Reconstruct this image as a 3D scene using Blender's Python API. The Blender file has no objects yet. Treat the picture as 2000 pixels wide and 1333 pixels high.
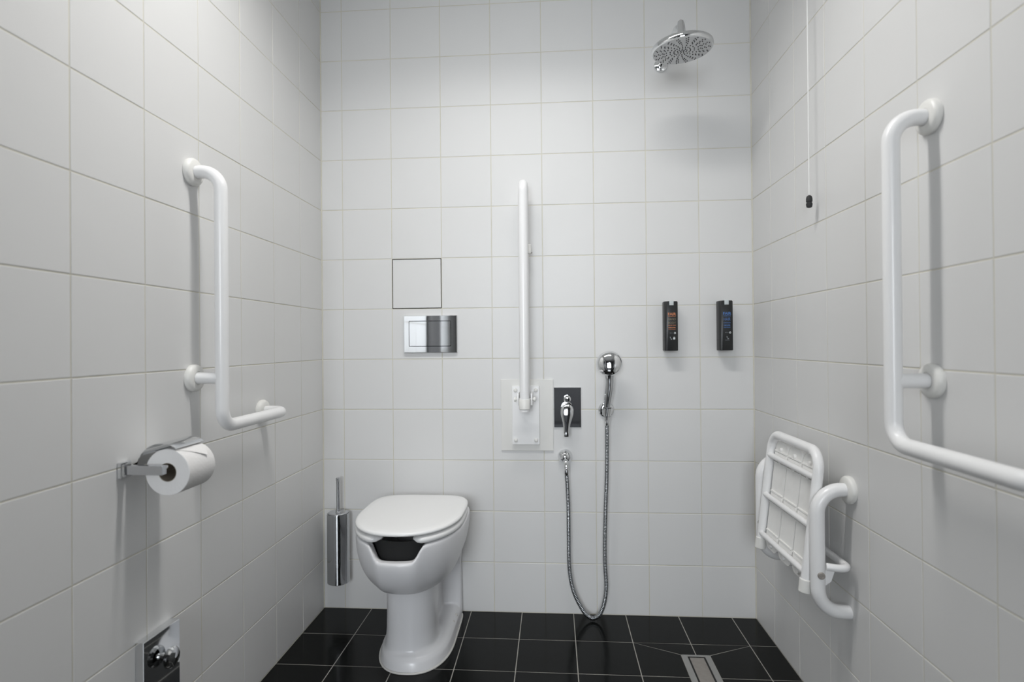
import bpy, bmesh, math, random
from mathutils import Vector, Matrix
random.seed(7)
S = bpy.context.scene
COL = S.collection
PI = math.pi

# ------------------------------------------------------------------ camera
XL, XR = -0.019, 1.668            # side walls
ZC, YF = 2.50, -3.20              # ceiling, wall behind the camera
Z1, TP = 0.194, 0.2               # first tile course, tile pitch
rx, ry, rz = 0.00393302, 0.00859113, 0.07195746
Rm = (Matrix.Rotation(rz, 3, 'Z') @ Matrix.Rotation(rx, 3, 'X') @ Matrix.Rotation(ry, 3, 'Y'))
cam_d = bpy.data.cameras.new('camera'); cam = bpy.data.objects.new('camera', cam_d); COL.objects.link(cam)
cam_d.sensor_width = 36.0; cam_d.lens = 1108.484 / 2000 * 36.0
cam_d.clip_start = 0.01
M3 = Matrix((Rm.col[0], Rm.col[2], -Rm.col[1])).transposed()
cam.matrix_world = Matrix.Translation((0.9055, -2.2209, 1.0540)) @ M3.to_4x4()
cam_d.dof.use_dof = True; cam_d.dof.focus_distance = 2.1; cam_d.dof.aperture_fstop = 2.8
S.camera = cam

# ------------------------------------------------------------------ light, exposure
S.view_settings.view_transform = 'Standard'; S.view_settings.look = 'None'
S.view_settings.gamma = 1.0; S.view_settings.use_curve_mapping = False
S.view_settings.exposure = 0.0
W = bpy.data.worlds.new('world'); S.world = W; W.use_nodes = True
W.node_tree.nodes['Background'].inputs[0].default_value = (0.9, 0.95, 1.0, 1)
W.node_tree.nodes['Background'].inputs[1].default_value = 0.0
LAMPX, LAMPY = 0.74, -0.96
LAMP_W = 9.7
WINDOW_W = 66.0

# ------------------------------------------------------------------ materials
def nodes(name):
    m = bpy.data.materials.new(name); m.use_nodes = True
    nt = m.node_tree; return m, nt, nt.nodes['Principled BSDF']
def mat(name, col, rough=0.4, metal=0.0, coat=0.0, spec=0.5, var=0.0, vscale=8.0, bump=0.0, bscale=40.0, rvar=0.0):
    m, nt, b = nodes(name)
    b.inputs['Base Color'].default_value = (*col, 1); b.inputs['Roughness'].default_value = rough
    b.inputs['Metallic'].default_value = metal; b.inputs['Coat Weight'].default_value = coat
    b.inputs['Coat Roughness'].default_value = 0.06; b.inputs['Specular IOR Level'].default_value = spec
    tc = nt.nodes.new('ShaderNodeTexCoord')
    if var > 0 or rvar > 0:
        n = nt.nodes.new('ShaderNodeTexNoise'); n.inputs['Scale'].default_value = vscale; n.inputs['Detail'].default_value = 4
        nt.links.new(tc.outputs['Object'], n.inputs['Vector'])
    if var > 0:
        r = nt.nodes.new('ShaderNodeMapRange'); r.inputs['To Min'].default_value = 1 - var; r.inputs['To Max'].default_value = 1 + var
        nt.links.new(n.outputs['Fac'], r.inputs['Value'])
        mx = nt.nodes.new('ShaderNodeMix'); mx.data_type = 'RGBA'; mx.blend_type = 'MULTIPLY'; mx.inputs['Factor'].default_value = 1
        mx.inputs['A'].default_value = (*col, 1); nt.links.new(r.outputs['Result'], mx.inputs['B'])
        nt.links.new(mx.outputs['Result'], b.inputs['Base Color'])
    if rvar > 0:
        r2 = nt.nodes.new('ShaderNodeMapRange'); r2.inputs['To Min'].default_value = max(0, rough - rvar); r2.inputs['To Max'].default_value = rough + rvar
        nt.links.new(n.outputs['Fac'], r2.inputs['Value']); nt.links.new(r2.outputs['Result'], b.inputs['Roughness'])
    if bump > 0:
        n2 = nt.nodes.new('ShaderNodeTexNoise'); n2.inputs['Scale'].default_value = bscale; n2.inputs['Detail'].default_value = 2
        nt.links.new(tc.outputs['Object'], n2.inputs['Vector'])
        bp = nt.nodes.new('ShaderNodeBump'); bp.inputs['Strength'].default_value = bump; bp.inputs['Distance'].default_value = 0.002
        nt.links.new(n2.outputs['Fac'], bp.inputs['Height']); nt.links.new(bp.outputs['Normal'], b.inputs['Normal'])
    return m
M = dict(
    tile=mat('white_tile', (0.725, 0.725, 0.72), 0.42, spec=0.4, var=0.015, vscale=3, bump=0.06, bscale=9),
    grout=mat('cream_grout', (0.66, 0.64, 0.555), 0.9, var=0.12, vscale=14),
    ftile=mat('black_tile', (0.0055, 0.006, 0.0056), 0.15, spec=0.12, var=0.15, vscale=6, bump=0.08, bscale=30),
    fgrout=mat('grey_grout', (0.36, 0.35, 0.32), 0.9, var=0.25, vscale=20),
    paint=mat('white_paint', (0.80, 0.80, 0.79), 0.7, var=0.01),
    enamel=mat('white_enamel', (0.87, 0.87, 0.87), 0.30, coat=0.1, var=0.01),
    plastic=mat('ivory_plastic', (0.80, 0.795, 0.765), 0.35, var=0.015),
    slat=mat('white_slat_plastic', (0.87, 0.865, 0.845), 0.45, var=0.03, vscale=60, bump=0.15, bscale=90),
    board=mat('white_board', (0.74, 0.735, 0.71), 0.4, var=0.01),
    porcelain=mat('porcelain', (0.77, 0.77, 0.785), 0.30, coat=0.12, var=0.008),
    seat=mat('white_seat_plastic', (0.88, 0.88, 0.875), 0.22, var=0.005),
    chrome=mat('chrome', (0.78, 0.79, 0.80), 0.04, metal=1.0, rvar=0.015, vscale=5),
    dark_chrome=mat('dark_chrome', (0.56, 0.575, 0.59), 0.06, metal=1.0, rvar=0.015, vscale=5),
    satin=mat('satin_chrome', (0.60, 0.61, 0.63), 0.22, metal=1.0, var=0.03),
    hose=mat('hose_metal', (0.36, 0.375, 0.39), 0.20, metal=1.0, var=0.03),
    steel=mat('steel', (0.50, 0.495, 0.48), 0.30, metal=1.0, var=0.08, vscale=30),
    dust=mat('worn_steel', (0.36, 0.335, 0.31), 0.55, metal=0.6, var=0.2, vscale=40),
    black=mat('black_plastic', (0.014, 0.015, 0.016), 0.32, var=0.1),
    rubber=mat('black_rubber', (0.02, 0.02, 0.021), 0.6, var=0.1),
    nozzle=mat('grey_rubber', (0.06, 0.06, 0.062), 0.6, var=0.1),
    spray=mat('spray_face', (0.60, 0.61, 0.62), 0.4, metal=0.2, var=0.03),
    paper=mat('tissue_paper', (0.84, 0.83, 0.82), 0.95, var=0.02, vscale=60, bump=0.25, bscale=160),
    card=mat('cardboard', (0.30, 0.26, 0.21), 0.9, var=0.1, vscale=40),
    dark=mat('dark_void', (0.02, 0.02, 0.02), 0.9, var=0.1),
    silicone=mat('white_silicone', (0.66, 0.65, 0.62), 0.5, var=0.05),
    orange=mat('orange_print', (0.55, 0.20, 0.09), 0.6, var=0.05),
    blue=mat('blue_print', (0.07, 0.17, 0.42), 0.6, var=0.05),
    sand=mat('tan_print', (0.26, 0.21, 0.13), 0.6, var=0.05),
    grey_print=mat('grey_print', (0.24, 0.26, 0.28), 0.6, var=0.05),
    white_print=mat('white_print', (0.62, 0.66, 0.67), 0.6, var=0.05),
    door=mat('dark_door', (0.018, 0.018, 0.02), 0.4, var=0.1),
    carpet=mat('dark_carpet', (0.035, 0.035, 0.038), 0.95, var=0.2),
    hallpaint=mat('hall_paint', (0.30, 0.30, 0.31), 0.8, var=0.02),
    darkpaint=mat('dark_grey_paint', (0.10, 0.10, 0.105), 0.6, var=0.02),
    cloth=mat('grey_cloth', (0.42, 0.43, 0.45), 0.95, var=0.1, vscale=50, bump=0.3, bscale=200),
    cord=mat('white_cord', (0.82, 0.82, 0.81), 0.5, var=0.01),
)
def lamp_mat():
    m, nt, b = nodes('lamp_glass'); b.inputs['Base Color'].default_value = (0.9, 0.9, 0.9, 1)
    b.inputs['Emission Color'].default_value = (1, 0.985, 0.96, 1); b.inputs['Emission Strength'].default_value = 14
    return m
M['lamp'] = lamp_mat()
def daylight_mat():
    m, nt, b = nodes('window_daylight'); b.inputs['Base Color'].default_value = (0.5, 0.5, 0.5, 1)
    b.inputs['Emission Color'].default_value = (.80, .90, 1, 1); b.inputs['Emission Strength'].default_value = 5
    return m
M['daylight'] = daylight_mat()

# ------------------------------------------------------------------ mesh helpers
def tag(o, label=None, cat=None, group=None, kind=None):
    if label: o['label'] = label
    if cat: o['category'] = cat
    if group: o['group'] = group
    if kind: o['kind'] = kind
    return o
def thing(name, loc, label, cat, group=None):
    e = bpy.data.objects.new(name, None); e.empty_display_size = 0.05; COL.objects.link(e); e.location = loc
    return tag(e, label, cat, group)
def obj(name, bm, mats, parent=None, smooth=35, label=None, origin=None):
    """Mesh built in world coordinates; stored relative to its root thing."""
    if not isinstance(mats, (list, tuple)): mats = [mats]
    root = Vector((0, 0, 0)); p = parent
    while p is not None: root += Vector(p.location); p = p.parent
    if origin is not None: root = Vector(origin)
    bmesh.ops.recalc_face_normals(bm, faces=bm.faces)
    bmesh.ops.translate(bm, verts=bm.verts, vec=-root)
    me = bpy.data.meshes.new(name); bm.to_mesh(me); bm.free()
    for m in mats: me.materials.append(m)
    if smooth:
        for f in me.polygons: f.use_smooth = True
        me.set_sharp_from_angle(angle=math.radians(smooth))
    o = bpy.data.objects.new(name, me); COL.objects.link(o)
    if parent is not None: o.parent = parent
    elif origin is not None: o.location = origin
    if label: o['label'] = label
    return o
def newbm(): return bmesh.new()
def loft(bm, rings, cap0=True, cap1=True, closed=True, mi=0):
    vs = [[bm.verts.new(p) for p in r] for r in rings]
    n = len(vs[0]); fs = []
    for a, b in zip(vs[:-1], vs[1:]):
        for i in range(n if closed else n - 1):
            j = (i + 1) % n
            fs.append(bm.faces.new((a[i], a[j], b[j], b[i])))
    if cap0: fs.append(bm.faces.new(vs[0][::-1]))
    if cap1: fs.append(bm.faces.new(vs[-1]))
    for f in fs: f.material_index = mi
    return vs
def frame(t, up=None):
    t = t.normalized(); up = up or Vector((0, 0, 1))
    if abs(t.dot(up)) > 0.95: up = Vector((0, 1, 0)) if abs(t.y) < 0.9 else Vector((1, 0, 0))
    a = t.cross(up).normalized(); return a, a.cross(t).normalized()
def tube(bm, pts, r, seg=20, cap=True, mi=0):
    """Round tube along pts with parallel-transported frames; r a number or one radius per point."""
    pts = [Vector(p) for p in pts]; n = len(pts)
    rs = r if isinstance(r, (list, tuple)) else [r] * n
    T = [(pts[min(i + 1, n - 1)] - pts[max(i - 1, 0)]).normalized() for i in range(n)]
    a, b = frame(T[0]); rings = []
    for i in range(n):
        if i:
            q = T[i - 1].rotation_difference(T[i]); a = q @ a; b = q @ b
        rings.append([pts[i] + rs[i] * (math.cos(2 * PI * k / seg) * a + math.sin(2 * PI * k / seg) * b) for k in range(seg)])
    return loft(bm, rings, cap, cap, mi=mi)
def fillet(pts, rad, n=10):
    pts = [Vector(p) for p in pts]; out = [pts[0]]
    for i in range(1, len(pts) - 1):
        R = rad[i - 1] if isinstance(rad, (list, tuple)) else rad
        u = (pts[i - 1] - pts[i]).normalized(); v = (pts[i + 1] - pts[i]).normalized()
        ang = math.acos(max(-1, min(1, u.dot(v))))
        if ang > 3.1: out.append(pts[i]); continue
        d = R / math.tan(ang / 2); c = pts[i] + (u + v).normalized() * (R / math.sin(ang / 2))
        s = pts[i] + u * d - c; e = pts[i] + v * d - c; ax = s.cross(e).normalized(); tot = s.angle(e)
        for k in range(n + 1): out.append(c + Matrix.Rotation(tot * k / n, 3, ax) @ s)
    out.append(pts[-1]); return out
def catmull(P, n=8):
    P = [Vector(p) for p in P]; Q = [2 * P[0] - P[1]] + P + [2 * P[-1] - P[-2]]; out = []
    for i in range(1, len(Q) - 2):
        for k in range(n):
            t = k / n; a, b, c, d = Q[i - 1:i + 3]
            out.append(0.5 * ((2 * b) + (c - a) * t + (2 * a - 5 * b + 4 * c - d) * t * t + (3 * b - a - 3 * c + d) * t ** 3))
    out.append(P[-1]); return out
def lathe(bm, prof, pos, axis, seg=32, mi=0, cap0=True, cap1=True):
    """prof: (distance along axis, radius) from pos."""
    ax = Vector(axis).normalized(); a, b = frame(ax); pos = Vector(pos)
    rings = [[pos + ax * h + max(r, 1e-5) * (math.cos(2 * PI * k / seg) * a + math.sin(2 * PI * k / seg) * b) for k in range(seg)] for h, r in prof]
    return loft(bm, rings, cap0, cap1, mi=mi)
def box(bm, lo, hi, bev=0.0, seg=2, mi=0):
    lo, hi = Vector(lo), Vector(hi)
    g = bmesh.ops.create_cube(bm, size=1.0)
    for v in g['verts']: v.co = Vector([(lo[i] + hi[i]) / 2 + v.co[i] * (hi[i] - lo[i]) for i in range(3)])
    fs = list({f for v in g['verts'] for f in v.link_faces})
    for f in fs: f.material_index = mi
    if bev > 0:
        es = list({e for v in g['verts'] for e in v.link_edges})
        r = bmesh.ops.bevel(bm, geom=es, offset=bev, segments=seg, profile=0.5, affect='EDGES')
        for f in r['faces']: f.material_index = mi
def prism(bm, poly, h0, h1, to3, mi=0):
    loft(bm, [[to3(u, v, h) for u, v in poly] for h in (h0, h1)], mi=mi)
def rrect(u0, v0, u1, v1, r, n=5):
    o = []
    for cu, cv, a0 in ((u1 - r, v1 - r, 0), (u0 + r, v1 - r, PI / 2), (u0 + r, v0 + r, PI), (u1 - r, v0 + r, 1.5 * PI)):
        for k in range(n + 1):
            a = a0 + PI / 2 * k / n; o.append((cu + r * math.cos(a), cv + r * math.sin(a)))
    return o
def plate(bm, poly, h0, h1, ch, to3, mi=0):
    """Extruded outline whose outer edge is eased by ch."""
    cu = sum(p[0] for p in poly) / len(poly); cv = sum(p[1] for p in poly) / len(poly)
    w = max(p[0] for p in poly) - cu; hh = max(p[1] for p in poly) - cv
    def ins(d): return [(cu + (u - cu) * (1 - d / w), cv + (v - cv) * (1 - d / hh)) for u, v in poly]
    R = [(h0, 0), (h1 - ch, 0), (h1 - ch * 0.3, ch * 0.3), (h1, ch)]
    loft(bm, [[to3(u, v, h) for u, v in ins(d)] for h, d in R], mi=mi)
def pframe(bm, o, i, h, ch, to3):
    ro = lambda d: rrect(o[0] + d, o[1] + d, o[2] - d, o[3] - d, .002, 2)
    ri = lambda d: rrect(i[0] - d, i[1] - d, i[2] + d, i[3] + d, .001, 2)
    loft(bm, [[to3(u, v, hh) for u, v in p] for p, hh in ((ri(0), 0.001), (ro(0), .001), (ro(0), h - ch), (ro(ch), h), (ri(ch * .4), h), (ri(0), h - ch * .4), (ri(0), .001))], cap0=False, cap1=False)
BACK = lambda u, v, h: Vector((u, -h, v))
LEFT = lambda u, v, h: Vector((XL + h, u, v))
RIGHT = lambda u, v, h: Vector((XR - h, u, v))
FLOOR = lambda u, v, h: Vector((u, v, h))

# ------------------------------------------------------------------ tiled shell
def inset(poly, d):
    n = len(poly); A = sum(poly[i][0] * poly[(i + 1) % n][1] - poly[(i + 1) % n][0] * poly[i][1] for i in range(n))
    if A < 0: poly = poly[::-1]
    out = []
    for i in range(n):
        p, c, q = Vector(poly[i - 1]), Vector(poly[i]), Vector(poly[(i + 1) % n])
        e1 = (c - p).normalized(); e2 = (q - c).normalized()
        n1 = Vector((-e1.y, e1.x)); n2 = Vector((-e2.y, e2.x)); k = n1 + n2
        out.append(tuple(c + k * (d / max(0.25, 1 + n1.dot(n2)))))
    return out
def tiles(bm, polys, to3, joint, bev, depth, wob, mi=0):
    """Each tile: flat glazed top in the wall plane, eased edge, sides sunk to the grout bed."""
    for poly in polys:
        us = [p[0] for p in poly]; vs = [p[1] for p in poly]
        if max(us) - min(us) < 0.015 or max(vs) - min(vs) < 0.015: continue
        cu, cv = sum(us) / len(us), sum(vs) / len(vs)
        tu, tv, tz = random.uniform(-wob, wob) / 0.1, random.uniform(-wob, wob) / 0.1, random.uniform(-wob, 0)
        def T(u, v, h): return to3(u, v, h + tz + (u - cu) * tu + (v - cv) * tv)
        A = inset(poly, joint / 2); B = inset(poly, joint / 2 + bev * 0.3); C = inset(poly, joint / 2 + bev)
        R = [[T(u, v, -depth) for u, v in A], [T(u, v, -bev * 0.6) for u, v in A], [T(u, v, -bev * 0.2) for u, v in B], [T(u, v, 0) for u, v in C]]
        loft(bm, R, cap0=False, cap1=True, mi=mi)
def grid(us, vs): return [[(a, c), (b, c), (b, d), (a, d)] for a, b in zip(us[:-1], us[1:]) for c, d in zip(vs[:-1], vs[1:])]
def steps(a, b, first, p):
    o = [a]; x = first
    while (x < b - 1e-6 if p > 0 else x > b + 1e-6): o.append(x); x += p
    return o + [b]
def quad(bm, pts, mi=0): f = bm.faces.new([bm.verts.new(p) for p in pts]); f.material_index = mi
ZS = steps(0.0, ZC, Z1, TP)
GD = 0.0011
JW, BW = 0.0030, 0.0012
PANEL = (XR - 7 * TP, XR - 6 * TP, Z1 + 5 * TP, Z1 + 6 * TP)     # the tile that is an access hatch
xb = steps(XR, XL, XR - TP, -TP)[::-1]
pb = [q for q in grid(xb, ZS) if not (abs(q[0][0] - PANEL[0]) < 1e-4 and abs(q[0][1] - PANEL[2]) < 1e-4)]
bm = newbm(); tiles(bm, pb, BACK, JW, BW, 0.006, 0.00018)
x0, x1, z0, z1 = XL - 0.02, XR + 0.02, -0.02, ZC + 0.02
hx0, hx1, hz0, hz1 = PANEL[0] + 0.0008, PANEL[1] - 0.0008, PANEL[2] + 0.0008, PANEL[3] - 0.0008
for r in ((x0, z0, hx0, z1), (hx1, z0, x1, z1), (hx0, z0, hx1, hz0), (hx0, hz1, hx1, z1)):
    quad(bm, [(r[0], GD, r[1]), (r[2], GD, r[1]), (r[2], GD, r[3]), (r[0], GD, r[3])], 1)
hp = [(hx0, hz0), (hx1, hz0), (hx1, hz1), (hx0, hz1)]
loft(bm, [[(u, d, v) for u, v in hp] for d in (GD, 0.06)], cap0=False, mi=2)
tag(obj('wall_back', bm, [M['tile'], M['grout'], M['dark']], smooth=0), kind='structure')

# left wall, with the dark doorway beside the camera
DY0, DY1, DZ = -2.44, -1.90, 2.10
yl = steps(0.0, YF, -0.1926, -TP)[::-1]
bm = newbm()
pl = [q for q in grid(yl, ZS)]
def cut(q):
    a, b, c, d = q[0][0], q[1][0], q[0][1], q[2][1]
    if b <= DY0 or a >= DY1 or c >= DZ: return [q]
    o = []
    if a < DY0: o.append((a, DY0, c, d))
    if b > DY1: o.append((DY1, b, c, d))
    if d > DZ: o.append((max(a, DY0), min(b, DY1), DZ, d))
    return [[(a, c), (b, c), (b, d), (a, d)] for a, b, c, d in o]
tiles(bm, [r for q in pl for r in cut(q)], LEFT, JW, BW, 0.006, 0.00018)
for a, b, c, d in ((YF, DY0, 0, ZC), (DY1, 0.006, 0, ZC), (DY0, DY1, DZ, ZC)):
    quad(bm, [(XL - GD, a, c), (XL - GD, b, c), (XL - GD, b, d), (XL - GD, a, d)], 1)
tag(obj('wall_left', bm, [M['tile'], M['grout']], smooth=0), kind='structure')
yr = steps(0.0, YF, -0.180, -TP)[::-1]
bm = newbm(); tiles(bm, grid(yr, ZS), RIGHT, JW, BW, 0.006, 0.00018)
quad(bm, [(XR + GD, YF, 0), (XR + GD, 0.006, 0), (XR + GD, 0.006, ZC), (XR + GD, YF, ZC)], 1)
tag(obj('wall_right', bm, [M['tile'], M['grout']], smooth=0), kind='structure')
OX0, OX1, OZ = 0.16, 1.16, 2.15     # open doorway behind the camera
bm = newbm()
for a, b, c, d in ((XL - .05, OX0, 0, ZC), (OX1, XR + .05, 0, ZC), (OX0, OX1, OZ, ZC)): box(bm, (a, YF - .1, c), (b, YF, d))
tag(obj('wall_front', bm, M['darkpaint'], smooth=0), kind='structure')
HY0, HXa, HXb = -5.4, -0.9, 3.2
bm = newbm(); box(bm, (HXa, HY0, -.03), (HXb, YF - .1, -.002)); tag(obj('floor_hall', bm, M['carpet'], smooth=0), kind='structure')
bm = newbm(); box(bm, (HXa, HY0, ZC), (HXb, YF - .1, ZC + .05)); tag(obj('ceiling_hall', bm, M['paint'], smooth=0), kind='structure')
for nm, lo, hi in (('wall_hall_left', (HXa - .05, HY0, 0), (HXa, YF - .1, ZC)), ('wall_hall_right', (HXb, HY0, 0), (HXb + .05, YF - .1, ZC)), ('wall_hall_end', (HXa, HY0 - .05, 0), (HXb, HY0, ZC))):
    bm = newbm(); box(bm, lo, hi); tag(obj(nm, bm, M['hallpaint'], smooth=0), kind='structure')
WX0, WX1, WZ0, WZ1 = -0.25, 1.25, 0.80, 2.25
bm = newbm(); pframe(bm, (WX0 - .06, WZ0 - .06, WX1 + .06, WZ1 + .06), (WX0, WZ0, WX1, WZ1), .03, .004, lambda u, v, h: Vector((u, HY0 + h, v)))
win = tag(obj('window_1', bm, M['paint'], smooth=0), kind='structure')
bm = newbm(); quad(bm, [(WX0, HY0 + .004, WZ0), (WX1, HY0 + .004, WZ0), (WX1, HY0 + .004, WZ1), (WX0, HY0 + .004, WZ1)]); obj('window_glass', bm, M['daylight'], win, smooth=0)
ld = bpy.data.lights.new('window_daylight', 'AREA'); ld.shape = 'RECTANGLE'; ld.size = WX1 - WX0; ld.size_y = WZ1 - WZ0; ld.energy = WINDOW_W; ld.color = (.96, .98, 1.0)
lo = bpy.data.objects.new('window_daylight', ld); COL.objects.link(lo); lo.location = ((WX0 + WX1) / 2, HY0 + .04, (WZ0 + WZ1) / 2); lo.rotation_euler = (PI / 2, 0, 0)
bm = newbm(); box(bm, (XL - 0.1, YF - 0.1, ZC), (XR + 0.1, 0.1, ZC + 0.08))
tag(obj('ceiling', bm, M['paint'], smooth=0), kind='structure')
# dark door leaf behind the camera and the dark doorway on the left
bm = newbm(); box(bm, (XL - 0.06, DY0 + 0.002, 0.005), (XL - 0.02, DY1 - 0.002, DZ - 0.002), 0.002)
tag(obj('door_1', bm, M['door'], smooth=0), kind='structure')
bm = newbm(); box(bm, (XR - .045, -2.90, .006), (XR - .004, -1.78, 2.1), .002)       # dark door folded back on the right wall
tag(obj('door_2', bm, M['door'], smooth=0), kind='structure')

# floor with the shower slope cuts around the drain
DX0, DX1, DRY0, DRY1 = 1.3265, 1.4215, -0.2705, -0.5750
FX, FY = 1.5762, -0.2007
xf = steps(XR, XL, FX, -TP)[::-1]; yf = steps(0.0, YF, FY, -TP)[::-1]
ga, gb, gc = FX - 2 * TP, FX - TP, FX       # joints left of, over and right of the drain
r1, r2, r3 = FY, FY - TP, FY - 2 * TP
pf = [q for q in grid(xf, yf) if not (ga - 0.01 < q[0][0] < gc - 0.01 and r3 - 0.01 < q[0][1] < r1 - 0.01)]
pf += [[(ga, r1), (gb, r1), (gb, DRY0), (DX0, DRY0)], [(gb, r1), (gc, r1), (DX1, DRY0), (gb, DRY0)],
       [(ga, r1), (DX0, DRY0), (DX0, r2), (ga, r2)], [(gc, r1), (gc, r2), (DX1, r2), (DX1, DRY0)],
       [(ga, r2), (DX0, r2), (DX0, DRY1), (ga, r3)], [(gc, r2), (gc, r3), (DX1, DRY1), (DX1, r2)],
       [(ga, r3), (DX0, DRY1), (gb, DRY1), (gb, r3)], [(gc, r3), (gb, r3), (gb, DRY1), (DX1, DRY1)]]
bm = newbm(); tiles(bm, pf, FLOOR, 0.0030, 0.0008, 0.006, 0.00012)
quad(bm, [(XL - .05, YF - .05, -0.0008), (XR + .05, YF - .05, -0.0008), (XR + .05, 0.05, -0.0008), (XL - .05, 0.05, -0.0008)], 1)
tag(obj('floor', bm, [M['ftile'], M['fgrout']], smooth=0), kind='structure')
# silicone beads in the wall corners and along the floor
def bead(name, pts, r, m):
    bm = newbm(); tube(bm, pts, r, 8); tag(obj(name, bm, m), kind='structure')
bead('trim_1', [(XL + .0005, -.0005, 0), (XL + .0005, -.0005, ZC)], 0.003, M['grout'])
bead('trim_2', [(XR - .0005, -.0005, 0), (XR - .0005, -.0005, ZC)], 0.003, M['grout'])

# ------------------------------------------------------------------ toilet
TC = Vector((0.414, 0.0, 0.0))
TYAW = Matrix.Rotation(math.radians(0.5), 3, 'Z')
def TW(x, y, z): return TC + TYAW @ Vector((x, y, z))
def dring(a, yb, yfr, yc, z, nf=2.2, nb=4.5, N=96):
    """D-shaped plan outline; z a number or a function of (x, y)."""
    o = []
    for i in range(N):
        t = 2 * PI * i / N; c, s = math.cos(t), math.sin(t); n = nb if s >= 0 else nf
        x = a * math.copysign(abs(c) ** (2 / n), c); y = yc + (yb - yc if s >= 0 else yc - yfr) * math.copysign(abs(s) ** (2 / n), s)
        o.append((x, y, z(x, y) if callable(z) else z))
    return o
def TR(ring): return [TW(*p) for p in ring]
def sstep(a, b, x): t = max(0, min(1, (x - a) / (b - a))); return t * t * (3 - 2 * t)
RIM = 0.438
def zrim(x, y): return RIM - (0.050 * (1 - sstep(0.050, 0.090, abs(x))) if y < -0.33 else 0)
toilet = thing('toilet', TC, 'white floor-standing toilet with a cut-out front rim, lid closed, against the back wall', 'toilet')
bm = newbm()
rings = []
for k in range(0, 15):                                   # outside of the bowl
    u = PI / 2 * k / 14; su, cu = math.sin(u), 1 - math.cos(u)
    a = 0.082 + 0.099 * su; yfr = -0.385 - 0.148 * su; yb = -0.14 + 0.11 * su
    rings.append(dring(a, yb, yfr, -0.27, lambda x, y, c=cu: 0.246 + (zrim(x, y) - 0.006 - 0.246) * c))
rings.append(dring(0.179, -0.031, -0.531, -0.27, lambda x, y: zrim(x, y) - 0.001))
rings.append(dring(0.175, -0.034, -0.527, -0.27, zrim))
rings.append(dring(0.152, -0.055, -0.506, -0.27, zrim))
rings.append(dring(0.147, -0.060, -0.500, -0.27, lambda x, y: zrim(x, y) - 0.006))
rings.append(dring(0.135, -0.08, -0.485, -0.27, 0.36))
rings.append(dring(0.10, -0.12, -0.42, -0.27, 0.29))
loft(bm, [TR(r) for r in rings])
# pedestal column flaring into the bowl, and the narrower web behind it
loft(bm, [TR(dring(a, -0.17, y_, -0.295, z, 2.3, 2.3)) for z, a, y_ in ((0.0, 0.097, -0.412), (0.03, 0.093, -0.408), (0.06, 0.087, -0.402), (0.10, 0.084, -0.398), (0.16, 0.083, -0.395), (0.21, 0.084, -0.393), (0.26, 0.088, -0.395), (0.29, 0.092, -0.40))])
loft(bm, [TR(dring(a, -0.02, -0.30, -0.15, z, 3, 5)) for z, a in ((0.0, 0.070), (0.05, 0.060), (0.12, 0.056), (0.22, 0.062), (0.30, 0.10))])
# foot
loft(bm, [TR([(x + .010, y, z) for x, y, z in dring(a - .003, -0.004, y_, -0.23, z, 2.4, 9)]) for z, a, y_ in ((0.0, 0.127, -0.436), (0.012, 0.125, -0.434), (0.030, 0.121, -0.428), (0.042, 0.112, -0.418), (0.048, 0.098, -0.405))])
# rear rib standing against the wall
loft(bm, [TR(dring(a, -0.004, y_, -0.03, z, 2.6, 9)) for z, a, y_ in ((0.0, 0.130, -0.075), (0.04, 0.129, -0.058), (0.10, 0.128, -0.050), (0.20, 0.127, -0.052), (0.27, 0.130, -0.09), (0.33, 0.142, -0.15), (0.43, 0.150, -0.18))])
bo = obj('bowl', bm, M['porcelain'], None, smooth=0)
md = bo.modifiers.new('r', 'REMESH'); md.mode = 'VOXEL'; md.voxel_size = 0.0038
ms = bo.modifiers.new('s', 'SMOOTH'); ms.factor = 0.5; ms.iterations = 7
dg = bpy.context.evaluated_depsgraph_get()
me = bpy.data.meshes.new_from_object(bo.evaluated_get(dg)); bpy.data.objects.remove(bo)
bm = newbm(); bm.from_mesh(me)
bowl = obj('bowl', bm, M['porcelain'], toilet, smooth=180)
# added black sheet behind the cut-out, stands in for the unlit bowl interior
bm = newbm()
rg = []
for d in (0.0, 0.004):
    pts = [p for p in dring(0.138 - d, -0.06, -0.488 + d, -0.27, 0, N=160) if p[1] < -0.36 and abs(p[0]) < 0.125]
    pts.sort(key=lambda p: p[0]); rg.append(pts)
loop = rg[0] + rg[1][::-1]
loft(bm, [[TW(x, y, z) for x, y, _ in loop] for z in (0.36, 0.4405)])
obj('bowl_shade', bm, M['dark'], toilet, label='black sheet standing in for the shaded bowl interior behind the rim cut-out')
# seat ring, open at the front
bm = newbm()
SA, NS = [], 90
def seat_pt(a, yb, yfr, t):
    c, s = math.cos(t), math.sin(t); n = 4.5 if s >= 0 else 2.2; yc = -0.29
    return Vector((a * math.copysign(abs(c) ** (2 / n), c), yc + (yb - yc if s >= 0 else yc - yfr) * math.copysign(abs(s) ** (2 / n), s), 0))
T0, T1 = -PI / 2 + 0.305, 1.5 * PI - 0.305
rings = []
for k in range(NS + 1):
    t = T0 + (T1 - T0) * k / NS
    o_, i_ = seat_pt(0.180, -0.085, -0.530, t), seat_pt(0.118, -0.135, -0.462, t)
    e = min(k, NS - k) / 3.0; sc = math.sqrt(max(0.02, 1 - max(0, 1 - e) ** 2)) if e < 1 else 1
    mid = (o_ + i_) / 2; hw = (o_ - i_) / 2; r = []
    for q in range(20):
        a = 2 * PI * q / 20; ca, sa = math.cos(a), math.sin(a)
        h = math.copysign(abs(ca) ** 0.6, ca) * sc; v = math.copysign(abs(sa) ** 0.7, sa) * sc
        p = mid + hw * h; r.append(TW(p.x, p.y, 0.4508 + 0.0115 * v))
    rings.append(r)
loft(bm, rings)
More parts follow.
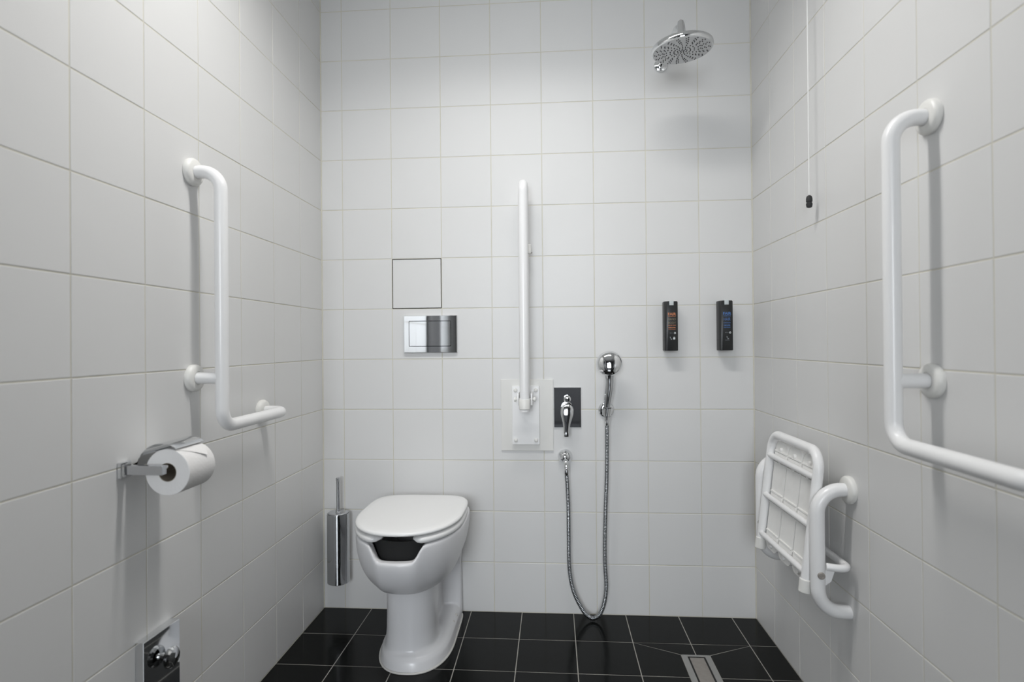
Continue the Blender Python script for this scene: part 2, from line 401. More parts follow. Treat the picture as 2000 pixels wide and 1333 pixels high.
obj('seat', bm, M['seat'], toilet, smooth=60)
bm = newbm()
LZ = 0.4665
loft(bm, [TR(dring(0.1795 - d, -0.078 - d, -0.527 + d, -0.29, z)) for z, d in
          ((LZ + .001, 0.016), (LZ, 0.009), (LZ + .0006, 0.004), (LZ + .0025, 0.001), (LZ + .0055, 0.0), (LZ + .0085, 0.0010), (LZ + .0115, 0.004), (LZ + .0133, 0.010), (LZ + .0145, 0.03), (LZ + .0155, 0.08))])
obj('lid', bm, M['seat'], toilet, smooth=60)
for sx in (-1, 1):
    bm = newbm(); lathe(bm, [(0, .012), (0.002, .013), (.018, .013), (.022, .010)], TW(sx * 0.075, -0.062, 0.440), (0, 0, 1), 20)
    obj('hinge', bm, M['seat'], toilet)
bm = newbm()
pts = [TW(x, y, 0.002) for x, y, _ in [(x + .010, y, z) for x, y, z in dring(0.125, -0.004, -0.438, -0.23, 0, 2.4, 9, 120)]]
tube(bm, pts + [pts[0]], 0.0032, 8, cap=False)
obj('sealant', bm, M['silicone'], toilet, label='white sealant bead round the foot')
for x, y in ((0.116, -0.165), (0.118, -0.115)):
    bm = newbm(); lathe(bm, [(-.004, .0075), (.004, .0075), (.006, .005), (.0062, 0)], TW(x, y, 0.036), (0.3, 0, 1), 16)
    obj('fixing_cap', bm, M['silicone'], bowl)

# ------------------------------------------------------------------ toilet brush
bx, by = 0.0625, -0.055
brush = thing('toilet_brush', (bx, 0, 0.128), 'chrome cylindrical toilet brush holder with thin upright handle, left of the toilet', 'toilet brush')
bm = newbm(); lathe(bm, [(0, .037), (.0, .0410), (.0015, .0425), (.0025, .0425), (.2655, .0425), (.268, .0425), (.268, .040), (.266, .0395)], (bx, by, .128), (0, 0, 1), 48)
obj('canister', bm, M['dark_chrome'], brush, smooth=20)
bm = newbm(); lathe(bm, [(0, .0), (0, .0392), (.004, .0392), (.0065, .036), (.007, .013), (.010, .0095), (.016, .009)], (bx, by, .394), (0, 0, 1), 40)
obj('cover_disc', bm, M['satin'], brush)
bm = newbm(); lathe(bm, [(0, .0068), (.118, .0068), (.1185, .0078), (.128, .0078), (.130, .006)], (bx, by, .404), (0, 0, 1), 24)
obj('handle', bm, M['dark_chrome'], brush)
bm = newbm(); box(bm, (bx - .014, by + .040, .30), (bx + .014, -0.0005, .36), .002)
obj('wall_bracket', bm, M['chrome'], brush)

# ------------------------------------------------------------------ access hatch
px0, px1, pz0, pz1 = PANEL[0] + .0036, PANEL[1] - .0036, PANEL[2] + .0036, PANEL[3] - .0036
hatch = thing('access_panel', ((px0 + px1) / 2, 0.004, pz0), 'square white tile hatch with dark gap round it, above the chrome flush plate', 'access panel')
bm = newbm(); plate(bm, [(px0, pz0), (px1, pz0), (px1, pz1), (px0, pz1)], -0.012, 0.0004, .0012, BACK)
obj('panel', bm, M['tile'], hatch, smooth=0)
bm = newbm(); box(bm, (px0 + .02, .012, pz0 + .02), (px1 - .02, .055, pz1 - .02))
obj('magnet_frame', bm, M['dark'], hatch, smooth=0)

# ------------------------------------------------------------------ flush plate
flush = thing('flush_plate', (0.423, 0, 1.02), 'rectangular chrome flush plate with inset button, on back wall above the toilet', 'flush plate')
fx0, fx1, fz0, fz1 = 0.3175, 0.5300, 1.0195, 1.1665
gx0, gx1, gz0, gz1 = 0.338, 0.505, 1.0445, 1.1450
bm = newbm()
pframe(bm, (fx0, fz0, fx1, fz1), (gx0, gz0, gx1, gz1), .012, .0015, BACK)
obj('frame', bm, M['chrome'], flush, smooth=0)
bm = newbm(); box(bm, (gx0, -.004, gz0), (gx1, -.0005, gz1)); obj('recess', bm, M['dark'], flush, smooth=0)
bm = newbm(); plate(bm, rrect(gx0 + .0016, gz0 + .0016, gx1 - .0016, gz1 - .0016, .001, 2), .003, .0125, .0006, BACK)
bt = obj('button', bm, M['chrome'], flush, smooth=0)

# ------------------------------------------------------------------ fold-up support rail
rail = thing('fold_up_rail', (0.80, 0, 0.633), 'white fold-up support rail standing upright on back wall, right of the toilet', 'support rail')
bm = newbm(); plate(bm, rrect(.7005, .634, .9045, .912, .001, 1), .0, .006, .001, BACK); obj('backing_board', bm, M['board'], rail, smooth=0)
bm = newbm(); plate(bm, rrect(.745, .660, .851, .888, .003, 3), .006, .019, .0015, BACK); mplate = obj('mounting_plate', bm, M['enamel'], rail, smooth=0)
for u in (.7585, .8375):
    for v in (.677, .871):
        bm = newbm(); lathe(bm, [(0, .0078), (.002, .0078), (.0045, .0068), (.0062, .004), (.0066, 0)], (u, -.019, v), (0, -1, 0), 20); obj('bolt', bm, M['plastic'], mplate)
RXc = .7985
RY1, RY2 = -.118, -.050
bm = newbm(); tube(bm, fillet([(RXc, RY1, .80), (RXc, RY1, 1.652), (RXc, RY2, 1.652), (RXc, RY2, .82)], .033, 14), .0175, 24); rtube = obj('tube', bm, M['enamel'], rail)
bm = newbm(); lathe(bm, [(0, .012), (.0, .0185), (.002, .0205), (.036, .0205), (.038, .0192), (.038, .0178)], (RXc, RY1, .808), (0, 0, 1), 28); obj('end_cap', bm, M['plastic'], rtube)
for sx in (-1, 1):
    bm = newbm(); box(bm, (RXc + sx * .0255 - .003, -.105, .822), (RXc + sx * .0255 + .003, -.018, .866), .0012)
    obj('hinge_lug', bm, M['enamel'], rail, smooth=30)
bm = newbm(); lathe(bm, [(0, .006), (0, .009), (.004, .0095), (.007, .0095), (.0075, .005), (.073, .005), (.0735, .0095), (.077, .0095), (.080, .009), (.081, .004)], (RXc - .0405, -.085, .842), (1, 0, 0), 20)
obj('pivot_bolt', bm, M['plastic'], rail)
bm = newbm(); box(bm, (RXc - .007, RY2 - .012, 1.395), (RXc + .027, RY2 + .012, 1.432), .004, 3); bump = obj('bumper', bm, M['plastic'], rtube)
bm = newbm(); lathe(bm, [(0, .0028), (.004, .0028), (.005, .001)], (RXc + .0265, RY2 - .004, 1.399), (1, -0.4, 0), 12); obj('screw', bm, M['dust'], rail)

# ------------------------------------------------------------------ shower mixer
mixer = thing('shower_mixer', (0.959, 0, 0.725), 'square chrome shower mixer plate with lever pointing down, right of the support rail', 'mixer tap')
bm = newbm(); plate(bm, rrect(.9075, .7255, 1.0125, .8805, .001, 2), .0005, .006, .001, BACK); obj('plate', bm, M['chrome'], mixer, smooth=0)
bm = newbm(); lathe(bm, [(0, .014), (.012, .014), (.014, .0105), (.026, .0105), (.029, .0085), (.0295, 0)], (.959, -.006, .836), (0, -1, 0), 28); obj('diverter_knob', bm, M['chrome'], mixer)
bm = newbm(); lathe(bm, [(0, .025), (.002, .025), (.040, .0246), (.044, .0236), (.046, .020), (.0465, 0)], (.957, -.006, .796), (0, -1, 0), 36); lb = obj('lever_base', bm, M['chrome'], mixer)
bm = newbm()
lw = [(.8195, -.0530, .006, .003), (.8170, -.0535, .0135, .006), (.8110, -.0545, .0200, .008), (.8020, -.0555, .0236, .0095), (.7920, -.0565, .0246, .0100), (.7810, -.0575, .0236, .0100), (.7680, -.0585, .0200, .0095), (.7540, -.0595, .0158, .0085), (.7400, -.0605, .0130, .0075), (.7200, -.0615, .0114, .0065), (.7000, -.0625, .0108, .0058), (.6985, -.0625, .0100, .0050)]
rr = []
for z, y, w, h in lw:
    c = Vector((.9572 - (.80 - z) * .042, y, z))
    rr.append([c + Vector((w * math.copysign(abs(math.cos(t)) ** .7, math.cos(t)), h * math.copysign(abs(math.sin(t)) ** .8, math.sin(t)), 0)) for t in [2 * PI * k / 24 for k in range(24)]])
loft(bm, rr); obj('lever', bm, M['chrome'], mixer, smooth=60)

# ------------------------------------------------------------------ hose outlet, hand shower, holder, hose
outlet = thing('hose_outlet', (.949, 0, .609), 'small round chrome wall outlet under the mixer where the hose starts', 'hose outlet')
bm = newbm(); lathe(bm, [(0, .028), (.006, .0285), (.012, .027), (.022, .022), (.030, .014), (.033, .006), (.0335, 0)], (.949, -.0005, .612), (0, -1, 0), 36); obj('rose', bm, M['chrome'], outlet)
bm = newbm(); tube(bm, catmull([(.949, -.016, .606), (.950, -.030, .600), (.9515, -.040, .588), (.9525, -.043, .572)], 6), .0095, 20); obj('spout', bm, M['chrome'], outlet)
holder = thing('shower_holder', (1.107, 0, .793), 'round chrome wall holder carrying the hand shower', 'shower holder')
bm = newbm(); lathe(bm, [(0, .0305), (.005, .031), (.009, .029), (.012, .024), (.013, .012)], (1.109, -.0005, .793), (0, -1, 0), 36); obj('rose', bm, M['chrome'], holder)
bm = newbm(); lathe(bm, [(0, .011), (.028, .011)], (1.109, -.012, .793), (0, -1, 0), 20); obj('stem', bm, M['chrome'], holder)
HY = -.062
bm = newbm()
lathe(bm, [(0, .0125), (0, .0165), (.028, .0178), (.028, .0148), (0, .0125)], (1.1055, HY, .780), (0.05, -0.12, 1), 28, cap0=False, cap1=False)
obj('cradle', bm, M['chrome'], holder)
hand = thing('hand_shower', (1.1055, HY, .775), 'chrome hand shower with round head hanging in its wall holder', 'hand shower')
hc = Vector((1.1145, -.088, .976))
bm = newbm(); lathe(bm, [(-.021, 0), (-.021, .040), (-.019, .045), (-.013, .0482), (-.004, .0485), (.004, .047), (.012, .0425), (.018, .034), (.022, .021), (.0235, .008), (.0238, 0)], hc, (-.10, -1, .22), 48); obj('head', bm, M['chrome'], hand)
bm = newbm()
hp_ = catmull([(1.1055, HY, .772), (1.1058, HY - .001, .800), (1.1085, HY - .006, .835), (1.1135, HY - .013, .872), (1.1155, HY - .017, .905), (1.1150, HY - .020, .935), (1.1148, HY - .018, .958)], 7)
rr = []
for i, p in enumerate(hp_):
    f = i / (len(hp_) - 1)
    rr.append(.0112 + .0042 * sstep(.05, .5, f) + .0005 * sstep(.5, .8, f) + .010 * sstep(.72, 1, f))
tube(bm, hp_, rr, 28); obj('handle', bm, M['dark_chrome'], hand)
hose = thing('shower_hose', (1.047, -.05, 0), 'long ribbed chrome shower hose hanging in a loop down to the floor', 'shower hose')
hpts = [(.9528, -.0435, .556), (.9560, -.047, .50), (.9585, -.050, .42), (.9590, -.051, .314), (.9605, -.052, .197), (.975, -.053, .112), (1.008, -.055, .043), (1.034, -.056, .0155), (1.054, -.056, .0125), (1.075, -.056, .030), (1.091, -.056, .075), (1.098, -.056, .135), (1.0945, -.056, .215), (1.0945, -.056, .30), (1.098, -.057, .42), (1.1035, -.059, .55), (1.1055, -.061, .66), (1.1058, HY, .752)]
cp = catmull(hpts, 16)
L = [0]
for a, b in zip(cp[:-1], cp[1:]): L.append(L[-1] + (b - a).length)
NR = int(L[-1] / 0.0055) * 4; pp, rr = [], []; j = 0
for k in range(NR + 1):
    s = L[-1] * k / NR
    while j < len(L) - 2 and L[j + 1] < s: j += 1
    f = (s - L[j]) / (L[j + 1] - L[j]); pp.append(cp[j].lerp(cp[j + 1], f)); rr.append((.0084, .0082, .0062, .0082)[k % 4])
bm = newbm(); tube(bm, pp, rr, 12); obj('hose', bm, M['hose'], hose, smooth=80)
for p, q in (((.9525, -.0433, .574), (.9530, -.0437, .548)), ((1.1056, HY, .774), (1.1058, HY, .742))):
    bm = newbm(); ax = Vector(q) - Vector(p); l = ax.length
    lathe(bm, [(0, .0098), (l * .75, .0104), (l * .8, .0098), (l, .0088)], p, ax, 20); obj('coupling', bm, M['chrome'], hose)

# ------------------------------------------------------------------ rain shower
HN = Vector((-.05, -.03, 1)).normalized()
hd = Vector((1.343, -.30, 2.022))
rain = thing('rain_shower', (1.329, 0, 2.12), 'round chrome rain shower head on a wall arm, high on the back wall', 'shower head')
bm = newbm(); lathe(bm, [(0, .026), (.006, .0265), (.010, .025), (.013, .018)], (1.329, -.0005, 2.119), (0, -1, 0), 32); obj('rose', bm, M['chrome'], rain)
top = hd + HN * .028
bm = newbm(); tube(bm, fillet([(1.329, -.005, 2.119), (top.x - .006, -.265, 2.122), top + HN * .02], .030, 12), .0105, 24); obj('arm', bm, M['chrome'], rain)
bm = newbm(); lathe(bm, [(0, .024), (.010, .023), (.030, .0155), (.060, .0135), (.075, .010), (.080, .004)], hd + HN * .022, HN, 32); obj('swivel', bm, M['chrome'], rain)
bm = newbm(); lathe(bm, [(0.0005, .088), (0, .096), (.002, .0995), (.006, .1005), (.014, .1), (.019, .096), (.022, .085), (.026, .05), (.030, .024)], hd, HN, 72, cap0=False); rhead = obj('head', bm, M['chrome'], rain, smooth=40)
bm = newbm(); lathe(bm, [(0.001, .0), (.0008, .0955), (.003, .0955), (.003, .0)], hd - HN * .0008, HN, 72)
a_, b_ = frame(HN)
spots = [(.006, 2 * PI * k / 5) for k in range(5)] + [(.015, 2 * PI * k / 9) for k in range(9)]
for k in range(18):
    t = 2 * PI * k / 18
    spots += [(.0265 + .0125 * q, t + .035 * q) for q in range(6)]
    spots += [(.0585 + .0125 * q, t + PI / 18 + .035 * q) for q in range(3)]
for ring_r, t in spots:
    c = hd + ring_r * (math.cos(t) * a_ + math.sin(t) * b_)
    lathe(bm, [(0, .0019), (.0014, .0018), (.0024, .0011)], c, -HN, 8, mi=1)
obj('spray_face', bm, [M['spray'], M['nozzle']], rhead, smooth=30, label='matt grey underside dotted with dark rubber nozzles')

# ------------------------------------------------------------------ soap dispensers
def text(s, size, x, z, yoff, material, parent, base, name='lettering', bold=0.0, w=None):
    cu = bpy.data.curves.new('t', 'FONT'); cu.body = s; cu.size = size; cu.align_x = 'CENTER'; cu.align_y = 'CENTER'; cu.offset = bold; cu.resolution_u = 3
    t = bpy.data.objects.new('t', cu); COL.objects.link(t)
    bpy.context.view_layer.update()
    me = bpy.data.meshes.new_from_object(t.evaluated_get(bpy.context.evaluated_depsgraph_get())); bpy.data.objects.remove(t)
    bm = newbm(); bm.from_mesh(me)
    xs = [v.co.x for v in bm.verts]; k = (w / (max(xs) - min(xs))) if w else 1
    for v in bm.verts: v.co = Vector(base) + Vector((x + v.co.x * k, yoff, z + v.co.y))
    return obj(name, bm, material, parent, smooth=0)
def strokes(polys, material, parent, base, yoff, name, label=None):
    bm = newbm()
    for p in polys: loft(bm, [[Vector(base) + Vector((u, yoff - h, v)) for u, v in p] for h in (0, .0003)])
    return obj(name, bm, material, parent, smooth=0, label=label)
def rect(u0, v0, u1, v1): return [(u0, v0), (u1, v0), (u1, v1), (u0, v1)]
def dispenser(cx, label, main, rows, icon):
    zb, H, wd, dp = 1.0205, .1865, .0252, .058
    t = thing('soap_dispenser', (cx, 0, zb), label, 'soap dispenser', 'black soap dispensers on the back wall')
    base = (cx, 0, zb)
    def sec(z, d=0.0, topcut=0.0):
        o = []
        for u, h in ((-1, .010), (-1, .0440), (-.93, .0480), (-.75, .0505), (-.55, .0515), (0, .0520), (.55, .0515), (.75, .0505), (.93, .0480), (1, .0440), (1, .010)):
            o.append(Vector((cx + u * (wd - d), -(h - d * .5), zb + z)))
        return o
    bm = newbm(); loft(bm, [sec(0, .0015), sec(.0015), sec(H - .003), sec(H, .002)]); bot = obj('bottle', bm, M['black'], t, smooth=30)
    bm = newbm(); loft(bm, [[v + Vector((0, -.0004, 0)) for v in sec(z, -.0002)] for z in (.040, .0408)]); obj('seam', bm, M['rubber'], bot, smooth=30)
    bm = newbm(); box(bm, (cx - wd + .004, -.011, zb + .004), (cx + wd - .004, 0, zb + H - .022), .001); obj('wall_bracket', bm, M['steel'], t, smooth=0)
    bm = newbm(); box(bm, (cx - .0075, -.0534, zb + H - .0155), (cx + .0085, -.020, zb + H + .0022), .0012); obj('pump_button', bm, M['white_print'], t, smooth=30, label='pale pump button set into the top edge')
    yo = -.0524
    for s, size, z, m, bold, w in rows: text(s, size, .0015, z, yo, M[m], bot, base, bold=bold, w=w)
    # small drop and volume mark, then the lower pictograms
    text('300 ml', .0045, .000, .0665, yo, M['grey_print'], bot, base, w=.013)
    drop = [(.0125 + .0034 * math.sin(a) * (1 - .35 * max(0, math.cos(a))), .0665 + .0042 * math.cos(a)) for a in [2 * PI * k / 20 for k in range(20)]]
    hole = [(.0125 + .0016 * math.sin(a), .0655 + .0017 * math.cos(a)) for a in [2 * PI * k / 12 for k in range(12)]]
    strokes([drop], M['white_print'], bot, base, -.0524, 'drop_mark'); strokes([hole], M['black'], bot, base, -.0526, 'drop_mark')
    leaf = lambda ox, oz: [[(ox - .0035, oz + .006), (ox - .0015, oz + .0065), (ox + .0002, oz + .002), (ox - .0006, oz - .002), (ox - .0030, oz + .001)], [(ox - .001, oz - .003), (ox + .0042, oz - .0005), (ox + .0048, oz - .004), (ox + .0012, oz - .0062)]]
    if icon == 'jar':
        strokes(leaf(-.003, .047), M['grey_print'], bot, base, -.0526, 'pictogram')
        strokes([rect(.0058, .0425, .0132, .0500), rect(.0064, .0512, .0126, .0524)], M['white_print'], bot, base, -.0524, 'pictogram')
    else:
        strokes(leaf(.003, .047), M['grey_print'], bot, base, -.0524, 'pictogram')
        strokes([rect(-.006, .0378, .010, .0386)], M['grey_print'], bot, base, -.0524, 'pictogram')
    return t
dispenser(1.3503, 'black wall soap dispenser with orange lettering, left of the pair on the back wall', 'orange',
          [('FAIR', .0145, .1375, 'orange', .0004, .030), ('COSMETHICS', .0050, .1285, 'orange', .00005, .028), ('HAND', .0120, .1185, 'sand', -.0001, .029), ('BODY', .0115, .1050, 'sand', -.0001, .029),
           ('LIQUID SOAP', .0050, .0955, 'orange', .0001, .029), ('CARE & FAIR', .0055, .0868, 'orange', .0003, .027), ('FAIRTRADE', .0042, .0800, 'orange', 0, .026)], 'jar')
dispenser(1.5523, 'black wall soap dispenser with blue lettering, nearest the right-hand corner', 'blue',
          [('FAIR', .0145, .1375, 'blue', .0004, .030), ('COSMETHICS', .0050, .1285, 'blue', .00005, .027), ('HAIR', .0165, .1160, 'blue', -.0001, .025),
           ('CONDITIONER', .0052, .1030, 'blue', .0001, .026), ('CARE & FAIR', .0060, .0935, 'blue', .0003, .024), ('FAIRTRADE', .0048, .0858, 'blue', .0001, .024)], 'hand')

# ------------------------------------------------------------------ pull cord
cord = thing('pull_cord', (1.640, -.542, 1.434), 'white emergency pull cord with black toggle hanging by the right wall', 'pull cord')
bm = newbm(); tube(bm, [(1.6395, -.541, ZC), (1.6400, -.543, 2.0), (1.640, -.5425, 1.46)], .0018, 8); obj('cord', bm, M['cord'], cord)
bm = newbm(); lathe(bm, [(0, .003), (.002, .0072), (.008, .0085), (.0125, .0085), (.014, .0072), (.0165, .0072), (.018, .0085), (.026, .0085), (.033, .0068), (.036, .003)], (1.640, -.5425, 1.434), (0, 0, 1), 20); obj('toggle', bm, M['rubber'], cord)

# ------------------------------------------------------------------ grab bars
def flange(parent, pos, axis, r=.035, h=.017):
    bm = newbm(); lathe(bm, [(0, r * .97), (.003, r), (h * .55, r), (h * .8, r * .93), (h * .95, r * .78), (h, r * .62), (h, r * .50), (h * .9, r * .48)], pos, axis, 40); return obj('flange', bm, M['plastic'], parent, smooth=50)
def grab_bar(xw, sx, yv, yend, label):
    xo = xw + sx * .080; zt, zb_, zm = 1.501, .8465, .9715
    t = thing('grab_bar', (xw, yv, zt), label, 'grab bar', 'white angled grab bars on the side walls')
    bm = newbm(); tube(bm, fillet([(xw + sx * .004, yv, zt), (xo, yv, zt), (xo, yv, zb_), (xo, yend, zb_), (xw + sx * .004, yend, zb_)], [.050, .046, .042], 12), .0163, 26); obj('bar', bm, M['enamel'], t, smooth=60)
    bm = newbm(); tube(bm, [(xw + sx * .004, yv, zm), (xo, yv, zm)], .0150, 24); obj('strut', bm, M['enamel'], t)
    for y, z in ((yv, zt), (yv, zm), (yend, zb_)): flange(t, (xw, y, z), (sx, 0, 0))
    return t
grab_bar(XL, 1, -.826, -.484, 'white angled grab bar on the left wall above the paper roll')
grab_bar(XR, -1, -1.026, -1.372, 'white angled grab bar on the right wall near the camera, running out of frame')

# ------------------------------------------------------------------ fold-down shower seat
seat = thing('folding_shower_chair', (XR, -.50, .351), 'white folding shower seat with slatted panel tipped up against the right wall', 'shower seat')
SXO = XR - .084
for y in (-.697, -.300):
    bm = newbm(); tube(bm, fillet([(XR - .002, y, .668), (SXO, y, .668), (SXO, y, .358), (XR + .006, y + .014, .346)], [.060, .064], 14), .0175, 26); stube = obj('side_tube', bm, M['enamel'], seat, smooth=60)
    flange(stube, (XR, y, .668), (-1, 0, 0), .036, .016)
    bm = newbm(); lathe(bm, [(0, .009), (.0035, .009), (.005, .0075), (.005, .0045), (.003, .004)], (SXO + .001, y - .0165, .452) if y < -.5 else (SXO - .008, y - .0155, .463), (-.25, -1, 0), 20); obj('bolt', bm, M['dust'], stube)
    bm = newbm(); loft(bm, [[(SXO + .004, y + d, .478), (SXO + .045, y + d, .472), (SXO + .032, y + d, .432), (SXO + .006, y + d, .412)] for d in (-.003, .003)]); obj('gusset', bm, M['enamel'], stube, smooth=0)
# tilted plane of the folded panel: bottom stands off the wall, top leans back to it
def SP(y, z, h=0.0):
    off = .103 + (.060 - .103) * (z - .39) / (.755 - .39)
    return Vector((XR - off - h, y, z))
yA, yB = -.340, -.664
bm = newbm(); tube(bm, fillet([SP(yA, .402), SP(yA, .758), SP(yB, .758), SP(yB, .402)], .052, 12), .0135, 22); sframe = obj('frame', bm, M['enamel'], seat, smooth=60)
for y in (yA, yB):
    bm = newbm(); d = (SP(y, .40) - SP(y, .44)).normalized(); lathe(bm, [(0, .0142), (.002, .0165), (.034, .0165), (.036, .014), (.036, .006)], SP(y, .424), d, 24); obj('end_cap', bm, M['plastic'], sframe)
for z in (.690, .563, .440):
    bm = newbm(); tube(bm, [SP(yA, z, .004), SP(yB, z, .004)], .0085, 18); obj('cross_rail', bm, M['enamel'], sframe)
ys = [yA - .014 - (.296 / 3) * k for k in range(4)]
for k in range(3):
    a, b = ys[k] - .0025, ys[k + 1] + .0025
    bm = newbm()
    poly = rrect(b, .404, a, .738, .026, 6)
    loft(bm, [[SP(u, v, h) for u, v in poly] for h in (-.022, -.0075)])
    # ribs moulded across the underside, and the clips over the rails
    for v in (.424, .458, .545, .581, .672, .708):
        loft(bm, [[SP(u, vv, h) for u, vv in rect(b + .005, v - .002, a - .005, v + .002)] for h in (-.010, -.0030)])
    for z in (.690, .563, .440):
        loft(bm, [[SP(u, vv, h) for u, vv in rect(b + .005, z - .014, a - .005, z + .014)] for h in (-.010, -.0050)])
    for z in (.715, .676, .417):
        lathe(bm, [(0, .0075), (.006, .0065), (.007, .003)], SP((a + b) / 2, z, -.0080), (-1, 0, 0), 12)
    obj('slat', bm, M['slat'], seat, smooth=30)
bm = newbm(); tube(bm, fillet([(SXO + .010, -.722, .478), (XR - .022, -.738, .478), (XR - .022, -.314, .478), (SXO + .010, -.314, .478)], .020, 8), .0095, 18); obj('support_rod', bm, M['enamel'], seat)

# ------------------------------------------------------------------ paper holder and roll
rc = Vector((.069, -1.046, .780)); RR = .0505; RL = .094
ph = thing('paper_holder', (XL, -1.06, .79), 'chrome toilet paper holder with curved cover flap on the left wall', 'paper holder')
bm = newbm(); box(bm, (XL + .0002, -1.080, .773), (XL + .010, -1.050, .807), .0015); box(bm, (XL + .009, -1.078, .777), (XL + .0150, -1.058, .803), .001); obj('base', bm, M['chrome'], ph, smooth=0)
bm = newbm(); box(bm, (XL + .014, -1.074, .7800), (rc.x + .009, -1.060, .7995), .0012); obj('arm', bm, M['satin'], ph, smooth=0)
bm = newbm(); tube(bm, [(rc.x, -1.068, .790), (rc.x, rc.y + RL + .012, .790)], .0075, 18); obj('spindle', bm, M['chrome'], ph)
bm = newbm()
arc = [math.radians(a) for a in range(54, 178, 6)]
c0 = Vector((rc.x - .011, 0, rc.z + .007))
sec = [(c0.x + (RR + .0060) * math.cos(a), c0.z + (RR + .0060) * math.sin(a)) for a in arc] + [(XL + .008, .797)]
sec2 = [(c0.x + (RR + .0048) * math.cos(a), c0.z + (RR + .0048) * math.sin(a)) for a in arc] + [(XL + .008, .795)]
loopc = sec + sec2[::-1]
loft(bm, [[(x, y, z) for x, z in loopc] for y in (rc.y - .004, rc.y + RL + .002)]); obj('cover', bm, M['chrome'], ph, smooth=40)
roll = thing('toilet_roll', (rc.x, rc.y, rc.z), 'white toilet paper roll on the chrome holder, loose end tucked to a point', 'toilet roll')
bm = newbm(); lathe(bm, [(0, .0205), (0, RR - .001), (.001, RR), (RL - .001, RR), (RL, RR - .001), (RL, .0205), (0, .0205)], (rc.x, rc.y, rc.z), (0, 1, 0), 72, cap0=False, cap1=False); paper = obj('paper', bm, M['paper'], roll)
bm = newbm(); lathe(bm, [(.0005, .0192), (.0005, .0204), (RL - .0005, .0204), (RL - .0005, .0192), (.0005, .0192)], (rc.x, rc.y, rc.z), (0, 1, 0), 48, cap0=False, cap1=False); obj('core', bm, M['card'], roll, label='brown cardboard core')
bm = newbm()                                              # folded point of the first sheet
def onroll(a, y, h): return Vector((rc.x + (RR + h) * math.cos(a), rc.y + y, rc.z + (RR + h) * math.sin(a)))
vt = {}
NA = 14
for i in range(NA + 1):
    f = i / NA; a = math.radians(70 - 42 * f); hw = .046 * (1 - f) + .0008; yc_ = RL * (.5 + .22 * f)
    y0_, y1_ = max(.001, yc_ - hw), min(RL - .001, yc_ + hw); lift = .0006 + .0035 * f ** 3
    vt[i] = [bm.verts.new(onroll(a, y0_, lift)), bm.verts.new(onroll(a, y1_, lift)), bm.verts.new(onroll(a, y1_, lift + .0006)), bm.verts.new(onroll(a, y0_, lift + .0006))]
for i in range(NA):
    for k in range(4): bm.faces.new((vt[i][k], vt[i][(k + 1) % 4], vt[i + 1][(k + 1) % 4], vt[i + 1][k]))
bm.faces.new(vt[0]); bm.faces.new(vt[NA][::-1])
obj('loose_sheet', bm, M['paper'], paper, smooth=60)

# ------------------------------------------------------------------ chrome box low on the left wall
vb = thing('wall_valve', (XL, -.97, .18), 'chrome square wall box with round knob, low on the left wall under the paper roll', 'wall valve')
TILT = lambda u, v, h: LEFT(u, v, h + (.037 * (u + .97) if h > .01 else 0))   # hangs slightly askew
bm = newbm(); plate(bm, [(-1.030, .205), (-.915, .205), (-.915, .399), (-1.030, .399)], .0003, .0215, .0010, TILT); obj('box', bm, M['chrome'], vb, smooth=0)
bm = newbm(); lathe(bm, [(0, .009), (.010, .009), (.012, .020), (.016, .0235), (.022, .0235), (.026, .020), (.028, .010), (.0285, 0)], (XL + .0215, -.969, .336), (1, 0, 0), 36); obj('knob', bm, M['chrome'], vb)

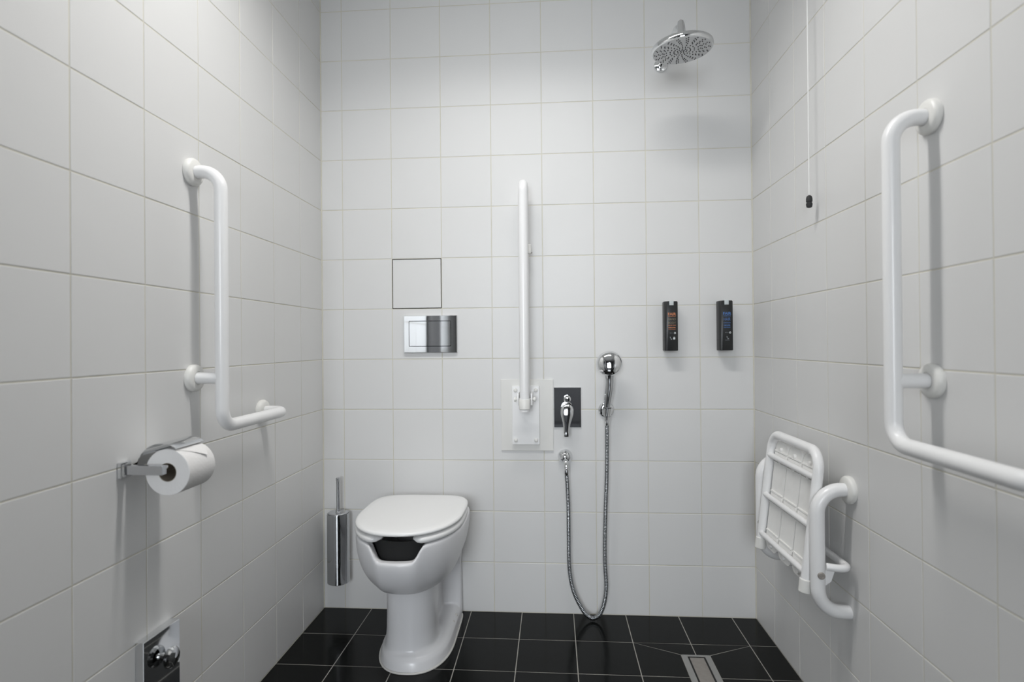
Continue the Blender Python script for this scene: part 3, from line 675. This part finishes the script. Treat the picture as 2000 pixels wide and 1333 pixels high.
# ------------------------------------------------------------------ floor drain
dr = thing('floor_drain', ((DX0 + DX1) / 2, (DRY0 + DRY1) / 2, 0), 'rectangular steel floor drain set in the black tiles near the right wall', 'drain')
bm = newbm()
pframe(bm, (DX0, DRY1, DX1, DRY0), (DX0 + .0185, DRY1 + .018, DX1 - .0185, DRY0 - .011), .0018, .0008, lambda u, v, h: Vector((u, v, h - .001)))
obj('frame', bm, M['steel'], dr, smooth=30)
bm = newbm(); box(bm, (DX0 + .004, DRY1 + .004, -.012), (DX1 - .004, DRY0 - .004, -.0005)); obj('channel', bm, M['dark'], dr, smooth=0)
bm = newbm(); box(bm, (DX0 + .0245, DRY1 + .023, -.003), (DX1 - .0245, DRY0 - .0170, .0004), .0006); obj('cover_plate', bm, M['dust'], dr, smooth=0, label='worn brownish cover plate')

# ------------------------------------------------------------------ ceiling lamps (out of frame; they light the room and show in the chrome)
def batten(x, y, lx, ly, watts, label):
    t = thing('ceiling_batten_light', (x, y, ZC), label, 'ceiling light')
    bm = newbm(); box(bm, (x - lx / 2 - .02, y - ly / 2 - .015, ZC - .035), (x + lx / 2 + .02, y + ly / 2 + .015, ZC), .004); obj('housing', bm, M['paint'], t, smooth=30)
    bm = newbm(); box(bm, (x - lx / 2, y - ly / 2, ZC - .040), (x + lx / 2, y + ly / 2, ZC - .034), .002); obj('diffuser', bm, M['lamp'], t, smooth=30)
    ld = bpy.data.lights.new('batten_beam', 'AREA'); ld.shape = 'RECTANGLE'; ld.size = lx; ld.size_y = ly; ld.spread = 2.55; ld.energy = watts; ld.color = (1, .985, .962)
    lo = bpy.data.objects.new('batten_beam', ld); COL.objects.link(lo); lo.location = (0, 0, -.042); lo.parent = t
    return t
batten(LAMPX, LAMPY, 0.95, .09, LAMP_W, 'long white ceiling light over the toilet and shower area')
# cloth hanging in the dark doorway, seen only in the flush plate
tw = thing('hanging_towel', (XL, -2.15, 1.0), 'grey towel hanging in folds on the dark door, mirrored in the flush plate', 'towel')
bm = newbm(); n = 60
fr = [(-2.30 + .30 * k / n, .020 + .016 * math.sin(k * 1.05) + .006 * math.sin(k * .37)) for k in range(n + 1)]
lp_ = [(u, h) for u, h in fr] + [(u, h - .005) for u, h in fr[::-1]]
loft(bm, [[(XL - .014 + h * sc_, -2.16 + (u + 2.16) * sc_, z) for u, h in lp_] for z, sc_ in ((.70, 1.05), (1.0, 1.0), (1.25, .92), (1.42, .6), (1.48, .3))]); obj('cloth', bm, M['cloth'], tw, smooth=60)
bm = newbm(); tube(bm, fillet([(XL - .022, -2.165, 1.47), (XL + .03, -2.165, 1.47), (XL + .03, -2.165, 1.50)], .012, 6), .006, 12); obj('hook', bm, M['chrome'], tw)
